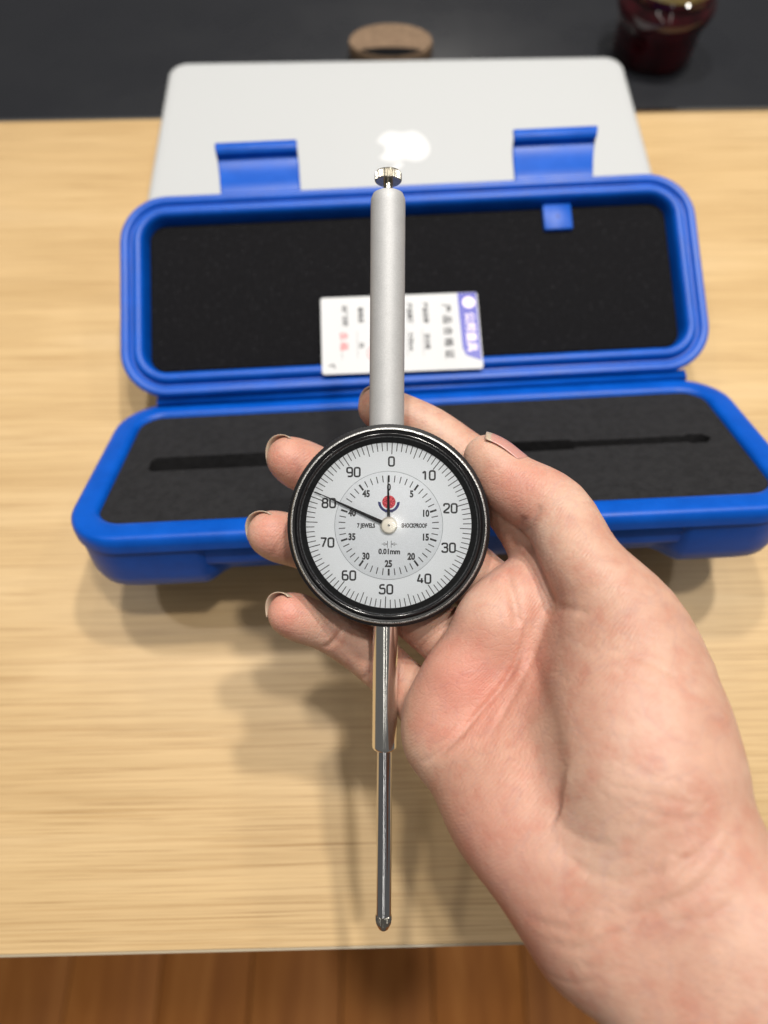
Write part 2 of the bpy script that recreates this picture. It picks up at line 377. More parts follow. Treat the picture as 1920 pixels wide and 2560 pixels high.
# ------------------------------------------------------------------ the setting
fl = box('floor', -1.6, 1.6, -1.3, 1.3, -0.80, -0.742, M['gap']); tag(fl, kind='structure')
plank_mesh = None
for i in range(26):
    for j in range(2):
        w = 0.118; x = -1.53 + i * w
        y0 = -1.28 + j * 1.28 + (0.3 if (i % 3 == 1) else 0.0) - (0.2 if i % 3 == 2 else 0)
        if plank_mesh is None:
            p = box('plank', -w/2 + 0.0008, w/2 - 0.0008, 0.001, 1.279, 0, 0.012, M['floor'], fl, 0.001); plank_mesh = p.data
        else:
            p = bpy.data.objects.new('plank', plank_mesh); COL.objects.link(p); p.parent = fl
        p.location = (x, y0, -0.742)

desk = empty('desk', Matrix.Rotation(R(1.2), 4, 'Z'))
tag(desk, 'pale oak laminate desk top under the blue case', 'desk')
box('desk_top', -0.85, 0.85, -0.0345, 0.5235, -0.025, 0.0, M['wood'], desk, 0.0006)
box('edge_band', -0.85, 0.85, -0.0355, -0.0345, -0.025, -0.0005, M['band'], desk)
side = empty('side_table', Matrix.Rotation(R(1.5), 4, 'Z'))
tag(side, 'glossy black table top behind the pale oak desk', 'table')
box('table_top', -0.9, 0.9, 0.527, 1.25, -0.025, -0.001, M['black'], side, 0.0008)
box('metal_trim', -0.9, 0.9, 0.5240, 0.5268, -0.025, 0.0004, M['steel'], side)

# ------------------------------------------------------------------ laptop
LAP = Matrix.Translation((11.6*MM + 0.0012, 498.2*MM - 0.0503, 0)) @ Matrix.Rotation(R(1.38), 4, 'Z')
lap = empty('laptop', LAP); tag(lap, 'closed silver aluminium laptop lying flat behind the blue case', 'laptop')
W_, D_, r_ = 359, 247, 15
loft('base_shell', rloops(W_, D_, r_, [(8, 1.2), (3, 2.0), (0.6, 5.0), (0, 8.6)]), M['alu'], lap)
loft('lid_gap', rloops(W_, D_, r_, [(1.2, 8.6), (1.2, 9.4)]), M['gap'], lap, False, False)
loft('lid', rloops(W_, D_, r_, [(0, 9.4), (0, 11.5), (0.5, 13.8), (2.2, 15.3), (5, 15.9), (9, 16.1)]), M['alu'], lap)
def bez(pts, n=10):
    out = []
    for a, b, c, d in pts:
        for i in range(n):
            t = i / n
            out.append(tuple((1-t)**3*a[k] + 3*(1-t)**2*t*b[k] + 3*(1-t)*t*t*c[k] + t**3*d[k] for k in (0, 1)))
    return out
apple = bez([((0, 12.5), (3.5, 14.8), (6.5, 15.5), (9, 15)), ((9, 15), (13, 14.5), (15.5, 12), (16.8, 9.8)), ((16.8, 9.8), (11, 6), (9.5, -4), (18.2, -7.6)),
             ((18.2, -7.6), (16, -14), (12, -19.5), (8, -20)), ((8, -20), (5, -20), (3, -18.3), (0, -18.3)), ((0, -18.3), (-3, -18.3), (-5, -20), (-8, -20)),
             ((-8, -20), (-13, -19), (-19, -9), (-19, 0)), ((-19, 0), (-19, 9), (-14, 15), (-8.5, 15)), ((-8.5, 15), (-5, 15), (-3, 12.6), (0, 12.5))])
leaf = bez([((0.2, 15.8), (-0.2, 20), (3.5, 24.5), (8.2, 25)), ((8.2, 25), (8.5, 20), (5, 16), (0.2, 15.8))])
pr = Print(); pr.poly([(-x*1.04 + 1.2, -y*0.94) for x, y in apple]); pr.poly([(-x*1.04 + 1.2, -y*0.94) for x, y in leaf])
pr.build('logo', M['logo'], lap, 16.18, Matrix.Translation((0, 17.0*MM, 0)))

# ------------------------------------------------------------------ the blue case
case = empty('instrument_case', Matrix.Identity(4))
tag(case, 'open blue plastic case lined with black foam behind the dial', 'case')
def fr(c, e): return Matrix.Translation(Vector(c) * MM) @ Euler([R(a) for a in e], 'XYZ').to_matrix().to_4x4()
BASE = fr((21.61, 185.27, 58.16), (-26.247, -1.54, 2.298))
LID = fr((16.55, 296.35, 58.12), (18.132, -0.574, 3.142))
BW, BD = 336, 122
rim = loft('base_rim', rloops(BW, BD, 27, [(1.6, -9.5), (0.3, -8.5), (0, -5), (0.2, -1.6), (1.4, -0.2), (3.2, 0.1), (9.5, 0.3), (11.6, -0.2), (12.8, -1.6), (13.4, -6), (13.6, -12)]), M['blue'], case, False, False, BASE)
def body_outline(o, rec):
    w, d = BW/2 - o, BD/2 - o; r = 24 - o*0.5
    pts = []
    for cx, cy, a0 in ((w-r, d-r, 0), (-w+r, d-r, 90), (-w+r, -d+r, 180)):
        for i in range(9):
            a = R(a0 + 90*i/8); pts.append((cx + r*math.cos(a), cy + r*math.sin(a)))
    y0 = -d; xl, xr = -100, 106
    for t in range(7):
        s = t/6; k = s*s*(3-2*s); pts.append((xl - 9 + 12*s, y0 + rec*k))
    for t in range(7):
        s = t/6; k = s*s*(3-2*s); pts.append((xr - 3 + 12*s, y0 + rec*(1-k)))
    cx, cy = w-r, -d+r
    for i in range(9):
        a = R(270 + 90*i/8); pts.append((cx + r*math.cos(a), cy + r*math.sin(a)))
    return pts
loft('base_body', [[(x, y, z) for x, y in body_outline(o, rec)] for o, z, rec in ((2.2, -9.2, 8.5), (2.6, -14, 9), (3.2, -26, 9), (5, -32, 9.5), (8, -35, 10), (12, -36, 10))], M['blue'], case, False, True, BASE, 50)
for cx in (-82, 98):
    box('latch_catch', (cx-25)*MM, (cx+25)*MM, -56*MM, -46*MM, -22*MM, -9.6*MM, M['blue'], case, 0.0016, BASE, 3)
# foam with the cut-out of the instrument
def foam_outline():
    """right-pointing silhouette of the indicator, mm, base frame, counter-clockwise"""
    up, lo = [], []
    for x, h in ((-140.5, 3.5), (-138.5, 6.2), (-40, 6.4)): up.append((x, h))
    cx0, rr = -7, 36
    a0 = math.asin(6.4/rr)
    arc = [(cx0 + rr*math.cos(math.pi - a0 - t*(math.pi - a0 - math.asin(5/rr))/24), rr*math.sin(math.pi - a0 - t*(math.pi - a0 - math.asin(5/rr))/24)) for t in range(25)]
    up = up[:2] + arc + [(73, 4.6), (74, 3.0), (131, 3.0), (132, 4.4), (140, 4.0), (143, 0.6)]
    return up + [(x, -y) for x, y in reversed(up)]
def poly_with_hole(outer, inner, z0, z1, name, mat, parent, matrix):
    c = bpy.data.curves.new(name, 'CURVE'); c.dimensions = '2D'; c.fill_mode = 'BOTH'
    for pts in (outer, inner):
        s = c.splines.new('POLY'); s.points.add(len(pts)-1); s.use_cyclic_u = True
        for p, q in zip(s.points, pts): p.co = (q[0]*MM, q[1]*MM, 0, 1)
    c.extrude = (z1 - z0)/2*MM
    t = bpy.data.objects.new('tmp', c); COL.objects.link(t); bpy.context.view_layer.update()
    me = bpy.data.meshes.new_from_object(t.evaluated_get(bpy.context.evaluated_depsgraph_get())); bpy.data.objects.remove(t)
    me.transform(Matrix.Translation((0, 0, (z0+z1)/2*MM))); me.materials.clear(); me.materials.append(mat)
    o = bpy.data.objects.new(name, me); COL.objects.link(o); o.parent = parent; o.matrix_local = matrix
    return o
poly_with_hole(rrect(BW-27, BD-27, 11), [(x, y + 0.6) for x, y in foam_outline()], -23, -2.2, 'base_foam', M['eva'], case, BASE)
box('foam_floor', -150*MM, 150*MM, -43*MM, 43*MM, -27*MM, -23.1*MM, M['dark'], case, 0, BASE)  # blacker than the foam: the slot's shade is put into the floor colour
# lid
LW, LD = 334, 120
loft('lid_shell', rloops(LW, LD, 27, [(13, -27), (6, -26), (3, -22), (1.4, -10), (0.8, -5), (0, -4), (0, -1.2), (1.2, 0), (3.8, 0.1), (5.0, -0.6), (5.6, -1.9), (6.6, -2.0), (7.4, -0.6), (8.2, 1.0), (9.2, 1.5), (11.6, 1.4), (13.0, 0.2), (13.8, -2.5), (15.2, -13)]), M['blue'], case, True, True, LID)
loft('lid_foam', rloops(LW - 31, LD - 31, 9, [(0, -12.8), (0, -7.2), (0.6, -6.4), (1.4, -6.2)]), M['sponge'], case, False, True, LID)
blk = box('moulded_block', 79*MM, 96*MM, 29.5*MM, 46*MM, -12*MM, -3.6*MM, M['blue'], case, 0.0012, LID)
pr = Print(); pr.disc(87.5, 37.6, 0.8, 16); pr.build('pin_mark', M['navy'], blk, -3.5)
for x0, x1, skew in ((-108.5, -62, -2.6), (63.5, 109.5, 3.0)):
    sec = [(58.5, -1.5), (62, -1.0), (68, -2.2), (74, -3.6), (80, -4.2), (83.6, -3.8), (84.2, -0.4), (86.5, 1.2), (90.5, 0.6), (92.5, -1.2)]
    back = [(y - 0.6 if k < 6 else y + 0.4, z - (2.4 if k < 6 else 3.4)) for k, (y, z) in enumerate(sec)]
    vs_, fs = [], []
    ring_ = sec + back[::-1]
    K = len(ring_)
    for sgn in range(2):
        for y, z in ring_:
            f_ = (y - 60)/30
            xx = (x0 + (skew if skew < 0 else 1.5)*f_) if sgn == 0 else (x1 + (skew*1.8 if skew > 0 else -1.0)*f_)
            vs_.append((xx*MM, y*MM, z*MM))
    for i in range(K): j = (i+1) % K; fs.append((i, j, K+j, K+i))
    fs.append(tuple(range(K))); fs.append(tuple(range(K, 2*K))[::-1])
    o = mesh_obj('latch_flap', vs_, fs, M['blue'], case, True, LID, 30)
    bv = o.modifiers.new('bevel', 'BEVEL'); bv.width = 0.0007; bv.segments = 2; bv.limit_method = 'ANGLE'
# hinge strip between the two halves
A = [BASE @ Vector((x*MM, (BD/2 - 0.6)*MM, -3*MM)) for x in (-150, 152)]
B = [LID @ Vector((x*MM, (-LD/2 + 0.8)*MM, -3.5*MM)) for x in (-147, 151)]
vs_, fs = [], []
NS = 9
for k in range(NS):
    t = k/(NS-1)
    for s in range(2):
        p = A[s].lerp(B[s], t); b_ = math.sin(math.pi*t)
        p = p + Vector((0, -0.001*b_ - 0.0012*math.cos(t*math.pi*4)*b_, 0.0012*b_)); vs_.append(p)
for k in range(NS-1): fs.append((2*k, 2*k+1, 2*k+3, 2*k+2))
h = mesh_obj('hinge_strip', vs_, fs, M['blue'], case); sd = h.modifiers.new('solid', 'SOLIDIFY'); sd.thickness = 0.0016; sd.offset = 0

# ------------------------------------------------------------------ certificate card
CARD = LID @ Matrix.Translation((-8.7*MM, -30.2*MM, -0.6*MM)) @ Matrix.Rotation(R(-7), 4, 'X') @ Matrix.Rotation(R(-0.7), 4, 'Z')
cd = empty('certificate_card', CARD); tag(cd, 'small white and blue paper certificate card lying in the case lid', 'card')
crd = loft('card_sheet', [[(x, y, z) for x, y in rrect(90, 48, 1.6, 4)] for z in (-0.15, 0.15)], M['card'], cd)
def cprint(name, mat, fn, z=0.2):
    q = Print(); fn(q); return q.build(name, mat, cd, z)
cprint('blue_header', M['cardblue'], lambda q: q.poly([(33.5, 23.8), (44.4, 23.8), (44.4, -19), (36, -15.5), (34.2, -11)]))
cprint('header_emblem', M['cardpale'], lambda q: q.disc(39.8, 17.6, 3.6), 0.24)
RT = -math.pi/2
def ctext(body, size, x, y, mat, name='printed_line'): text_obj(name, body, size, M[mat], cd, x, y, 0.26, 1.0, RT, 0.09)
ctext('公邦量具', 6.2, 39.4, -1.2, 'cardpale', 'header_text')
ctext('产 品 合 格 证', 5.6, 26.5, 0.0, 'cardgrey', 'title_text')
for x, a, b_ in ((14.5, '产品名称', '百分表'), (5.5, '产品规格', '0-50mm'), (-22.5, '检验员', '02'), (-31.5, '出厂日期', '')):
    ctext(a, 3.3, x, 12, 'cardgrey')
    if b_: ctext(b_, 3.3, x, -6 if x > 0 else -7, 'cardgrey')
for x in (12.2, 3.2, -24.8, -33.6):
    cprint('ruled_line', M['cardgrey'], lambda q, x=x: q.ribbon([(x, 2), (x, -15)], 0.18))
ctext('合 格', 5.2, -32.5, -4, 'cardred', 'red_stamp')
cprint('round_stamp', M['cardred'], lambda q: (q.ring(-14.5, -12, 4.8, 0.5, 40), q.ring(-14.5, -12, 2.2, 0.6, 30)))
cprint('pen_mark', M['cardgrey'], lambda q: q.ribbon([(-41, -19), (-38.5, -18.2), (-37.8, -20.4)], 0.9))

# ------------------------------------------------------------------ jar and dish at the back
jar = empty('jam_jar', Matrix.Translation((0.2225, 0.606, -0.001))); tag(jar, 'dark red glass jar with olive lid on the black table', 'jar')
lathe('jar_body', [(0, 0), (29, 0), (32, 2), (33.2, 8), (33.5, 24), (34.6, 30), (37.2, 35), (38.2, 40), (37.4, 44), (34, 47.5), (32.6, 49), (34.4, 51.5), (33.8, 54), (31, 56), (31, 60)], M['jar'], jar, 72)
lathe('jar_lid', [(0, 54.5), (31.6, 54.5), (32.6, 55.2), (32.8, 70), (32, 72.5), (0, 73)], M['lidm'], jar, 72)
coaster = empty('cork_coaster', Matrix.Translation((0.0055, 0.6, -0.001)) @ Matrix.Diagonal((1, 0.68, 1, 1))); tag(coaster, 'small brown oval cork coaster with dark centre behind the laptop', 'coaster')
lathe('cork_ring', [(24, 0), (33, 0), (34.2, 2), (34.4, 12), (33.6, 14), (24, 14.2)], M['cork'], coaster, 72)
lathe('cork_top', [(0, 14.0), (24.2, 14.2)], M['cork'], coaster, 72)
q = Print(); q.poly([(28*math.cos(2*math.pi*i/40), -25 + 10*math.sin(2*math.pi*i/40)) for i in range(40)])
q.v = [(x, max(y, -math.sqrt(max(32.5**2 - x*x, 0)))) for x, y in q.v]; q.build('dark_inset', M['dark'], coaster, 14.6)

# ------------------------------------------------------------------ dial indicator (frame: x right, y along the stem, z toward the viewer)
IND = CAM_M @ Matrix.Translation((0.75*MM, -4.9*MM, -260*MM)) @ Matrix.Rotation(R(-0.36), 4, 'Z')
ind = empty('dial_indicator', IND); tag(ind, 'long travel dial indicator with black bezel gripped in the hand', 'dial indicator')
Y0 = 4.9   # heights below are measured from the lens axis
lathe('upper_tube', [(0, 116.6+Y0), (4.6, 116.6+Y0), (5.6, 116.0+Y0), (6.3, 114.2+Y0), (6.36, 112+Y0), (6.36, 30.6)], M['satin'], ind, 64, 'Y')
lathe('knob_neck', [(1.75, 114+Y0), (1.75, 121.2+Y0)], M['nickel'], ind, 32, 'Y')
lathe('lifting_knob', [(0, 120.9+Y0), (4.5, 120.9+Y0), (4.95, 121.2+Y0), (4.95, 123.6+Y0), (4.6, 124.1+Y0), (0, 124.2+Y0)], M['nickel'], ind, 60, 'Y', None, (2, 3, 0.55, 0), None)
lathe('stem', [(4.62, -28), (4.62, -85.6+Y0), (4.35, -86.4+Y0), (3.9, -86.8+Y0), (0, -86.8+Y0)], M['steel'], ind, 64, 'Y')
lathe('plunger', [(2.78, -84+Y0), (2.78, -147.2+Y0), (0, -147.2+Y0)], M['chrome'], ind, 48, 'Y')
lathe('contact_tip', [(2.5, -147.1+Y0), (2.95, -147.4+Y0), (2.98, -149.2+Y0), (2.7, -150.6+Y0), (1.75, -152.4+Y0), (0.9, -153.1+Y0), (0, -153.3+Y0)], M['nickel'], ind, 48, 'Y', None, (1, 2, 0.22, 0), None)
DIAL = Matrix.Translation((0.95*MM, 0.1*MM, 0))
lathe('case_body', [(0, -12), (24, -12), (27.5, -11), (28.8, -9), (28.8, 2), (0, 2)], M['blackmetal'], ind, 96, 'Z', DIAL)
bz = lathe('bezel', [(28.9, 0.8), (34.4, 0.8), (35.8, 1.4), (36.15, 2.2), (36.15, 7.6), (35.9, 8.6), (34.8, 9.3)], M['blackmetal'], ind, 360, 'Z', DIAL, (3, 4, 0.24, 0), 50)
lathe('bezel_edge', [(34.8, 9.3), (34.5, 9.65), (34.0, 9.7)], M['edge'], bz, 200)
lathe('bezel_groove', [(34.0, 9.7), (33.85, 8.9), (33.4, 8.7), (33.1, 9.1)], M['blackmetal'], bz, 200)
lathe('bezel_lip', [(33.1, 9.1), (32.8, 9.75), (32.3, 10.05), (31.8, 9.9), (31.5, 9.4), (31.3, 8.7)], M['blackgloss'], bz, 200, 'Z', None, None, 80)
lathe('bezel_inner_wall', [(31.3, 8.7), (30.4, 6.6), (29.65, 4.9)], M['matteblack'], bz, 200)
face = lathe('dial_face', [(0, 5.0), (29.72, 5.0)], M['face'], ind, 128, 'Z', DIAL)
lathe('inner_dial', [(0, 5.16), (19.2, 5.16), (19.4, 5.04)], M['face2'], face, 128)
S = 1.017/22.9
FZ = 5.05; FZ2 = 5.2
q = Print()
ROT = R(-2.1)
for i in range(100):
    a = math.pi/2 - 2*math.pi*i/100 + ROT
    r0 = (576 if i % 5 == 0 else 601)*S; r1 = 668*S
    q.ribbon([(r0*math.cos(a), r0*math.sin(a)), (r1*math.cos(a), r1*math.sin(a))], 0.29 if i % 10 else 0.31)
q.build('outer_graduations', M['ink'], face, FZ)
q = Print()
for i in range(50):
    a = math.pi/2 - 2*math.pi*i/50 + R(0.3)
    big = i % 5 == 0
    q.ribbon([((350 if big else 352)*S*math.cos(a), 350*S*math.sin(a)), (405*S*math.cos(a), 405*S*math.sin(a))], 0.68 if big else 0.32)
q.build('inner_graduations', M['ink'], face, FZ2)
q = Print(); q.ring(0, 0, 437*S, 0.12, 160); q.build('dial_step_line', M['inkgrey'], face, FZ2)
GL = {'0': [([(0, 0), (.6, 0), (.6, 1), (0, 1)], True)], '1': [([(.06, .74), (.36, 1), (.36, 0)], False)],
      '2': [([(0, .72), (0, 1), (.6, 1), (.6, .56), (.02, .14), (0, 0), (.62, 0)], False)],
      '3': [([(0, .8), (0, 1), (.58, 1), (.58, .54), (.18, .54)], False), ([(.18, .54), (.6, .54), (.6, 0), (0, 0), (0, .2)], False)],
      '4': [([(.46, 0), (.46, .56)], False), ([(.26, 1), (0, .24), (.64, .24)], False)],
      '5': [([(.56, 1), (.06, 1), (.03, .56), (.6, .62), (.6, 0), (0, 0), (0, .2)], False)],
      '6': [([(.52, 1), (0, 1), (0, 0), (.6, 0), (.6, .57), (.02, .57)], False)], '7': [([(0, 1), (.6, 1), (.22, 0)], False)],
      '8': [([(0, 0), (.6, 0), (.6, .53), (0, .53)], True), ([(.03, .53), (.57, .53), (.57, 1), (.03, 1)], True)],
      '9': [([(.08, 0), (.6, 0), (.6, 1), (0, 1), (0, .43), (.58, .43)], False)]}
def draw_number(q, s, cx, cy, h, w=0.42):
    adv = 0.86*h; tot = adv*(len(s)-1) + 0.6*h
    for k, ch in enumerate(s):
        for pts, closed in GL[ch]:
            pp = round_path([(cx - tot/2 + adv*k + x*h, cy - h/2 + y*h) for x, y in pts], 0.23*h if ch not in '47' else 0.03*h, closed)
            q.ribbon(pp, w, closed)
for i in range(10):
    a = math.pi/2 - 2*math.pi*i/10 + ROT; r = 517*S
    q = Print(); draw_number(q, str(i*10) if i else '0', r*math.cos(a), r*math.sin(a), 3.15, 0.62); q.build('numeral', M['ink'], face, FZ)
for i in range(10):
    a = math.pi/2 - 2*math.pi*i/10; r = (312 if i else 306)*S
    text_obj('small_numeral', str(i*5), 3.3, M['ink'], face, r*math.cos(a), r*math.sin(a), FZ2, 0.80, 0, 0.15)
text_obj('dial_text', '7 JEWELS', 2.1, M['ink'], face, -183*S, -4*S, FZ2, 0.76, 0, 0.10)
text_obj('dial_text', 'SHOCKPROOF', 2.1, M['ink'], face, 206*S, -2*S, FZ2, 0.66, 0, 0.10)
text_obj('dial_text', '0.01mm', 2.6, M['ink'], face, 6*S, -213*S, FZ2, 0.92, 0, 0.11)
q = Print()
for sx in (-1, 1):
    cx0 = 6*S
    q.ribbon([(cx0 + sx*15*S, -124*S), (cx0 + sx*15*S, -180*S)], 0.17)
    q.ribbon([(cx0 + sx*62*S, -151*S), (cx0 + sx*16*S, -151*S)], 0.17)
    q.ribbon([(cx0 + sx*17*S, -151*S), (cx0 + sx*44*S, -138*S), (cx0 + sx*44*S, -164*S)], 0.17, True)
q.build('gap_symbol', M['ink'], face, FZ2)
q = Print(); q.disc(0, 189*S, 54*S); q.build('emblem_globe', M['red'], face, FZ2)
q = Print()
for sx in (-1, 1):
    arc = []
    for k in range(15):
        a = R(-2 - 74*k/14); arc.append((sx*66*S*math.cos(a), 189*S + 66*S*math.sin(a)))
    outer = []
    for k in range(15):
        a = R(2 - 72*k/14); outer.append((sx*(88 - 2*k/14)*S*math.cos(a), 189*S + (88 - 2*k/14)*S*math.sin(a)))
    for k in range(14): q.poly([arc[k], arc[k+1], outer[k+1], outer[k]])
q.poly([(-42*S, 128*S), (42*S, 128*S), (30*S, 104*S), (-30*S, 104*S)])
q.build('emblem_hands', M['navy'], face, FZ2)
def pointer(name, ang, length, w0, z, tail=0.0):
    h = 0.35; prof = [(1.5, w0), (length*0.55, w0*0.62), (length, 0.09)]
    vs_ = []
    for r, w in prof:
        vs_ += [(r, w, z), (r, 0, z + h*w/w0), (r, -w, z)]
    fs = []
    for k in range(len(prof)-1):
        b_ = 3*k; fs += [(b_, b_+3, b_+4, b_+1), (b_+1, b_+4, b_+5, b_+2), (b_, b_+2, b_+5, b_+3)]
    c, s = math.cos(ang), math.sin(ang)
    return mesh_obj(name, [((x*c - y*s)*MM, (x*s + y*c)*MM, z_*MM) for x, y, z_ in vs_], fs, M['needle'], ind, False, DIAL)
pointer('long_needle', math.pi - math.atan2(268, 596), 654*S, 0.72, 6.5)
pointer('short_needle', math.pi/2 + R(1.2), 398*S, 0.62, 5.9)
hub = lathe('needle_hub', [(3.1, 5.2), (3.1, 6.3), (2.75, 6.6), (2.7, 7.2), (2.45, 7.45), (0.5, 7.5), (0.42, 7.2), (0, 7.2)], M['brass'], ind, 64, 'Z', DIAL)
lathe('hub_hole', [(0, 7.24), (0.38, 7.24)], M['dark'], hub, 24)
lathe('crystal', [(0, 8.35), (31.1, 8.35)], M['glass'], ind, 128, 'Z', DIAL)

# ------------------------------------------------------------------ the hand (implicit surface, frame as above, mm)
PALM = [[[83.44, -98.46, -203, 18], [61.71, -23.47, -259, 12]],
        [[77.37, -104.04, -201, 19], [49.62, -42.22, -255, 12.5]],
        [[69.17, -110.04, -200, 19], [34.46, -57.41, -256, 12]],
        [[62.65, -115.25, -200, 18], [19.43, -74.68, -258, 10.5]],
        [[25.04, -77.93, -247, 15.5], [42.17, -94.94, -229, 19], [61.24, -116.89, -204, 19.5]],
        [[75.13, -42.21, -228, 20], [76.74, -64.22, -217, 24.3], [77.46, -79.57, -209, 24.4], [78.8, -95.81, -203, 22.5]],
        [[69.7, -118.06, -196, 18], [84.02, -134.82, -184, 19], [120.52, -182.21, -165, 24]],
        [[89.22, -101.05, -194, 18], [102.65, -117.98, -183, 19], [134.51, -160.7, -165, 24]],
        [[83.11, -109.12, -196, 21], [94.82, -125.23, -184, 21]],
        [[60.53, -22.96, -259, 11.5], [51.74, -29.97, -254, 10.5], [44.41, -33.9, -250, 10], [38.08, -39.61, -247, 10.5], [26.81, -57.81, -247, 10.5], [22.16, -68.82, -249, 10], [21.42, -79.06, -248, 11]]]
DIGITS = {'thumb': [[78.94, -49.78, -222, 22], [76.39, -33.74, -226, 16.2], [66.43, -17.69, -234, 12.6], [59.41, 0.32, -248, 12.1], [46.48, 9.85, -256, 10.8], [37.42, 19.51, -258, 8.6]],
          'index': [[62.19, -23.65, -261, 12], [53.64, -5.53, -265, 11], [43.71, 9.93, -272, 11.6], [30.9, 21.93, -278, 9.9], [17.49, 32.61, -281, 9.0], [3.77, 38.79, -282, 8.8], [-2.66, 41.4, -281, 7.6]],
          'middle': [[46.2, -35.7, -262, 12], [27.95, -19.29, -274, 11.5], [7.52, -1.67, -285, 11], [-8.27, 7.06, -285, 9.8], [-22.05, 14.02, -283, 9.4], [-32.65, 18.37, -279, 9.6], [-37.33, 20.87, -276, 8.0]],
          'ring': [[30.6, -52.12, -263, 11.5], [13.49, -40.01, -274, 10.5], [-5.48, -25.82, -285, 10.5], [-18.42, -18.88, -284, 9.5], [-30.13, -13.56, -281, 9.2], [-40.25, -9.68, -275, 9.4], [-43.89, -8.16, -272, 8.0]],
          'pinky': [[16.44, -72.63, -264, 10.5], [6.47, -65.25, -272, 9.3], [-4.42, -56.34, -277, 9.4], [-13.36, -50.02, -275, 8.5], [-21.99, -44.52, -271, 8.0], [-31.47, -39.71, -266, 8.4], [-35.58, -37.55, -263, 7.2]]}
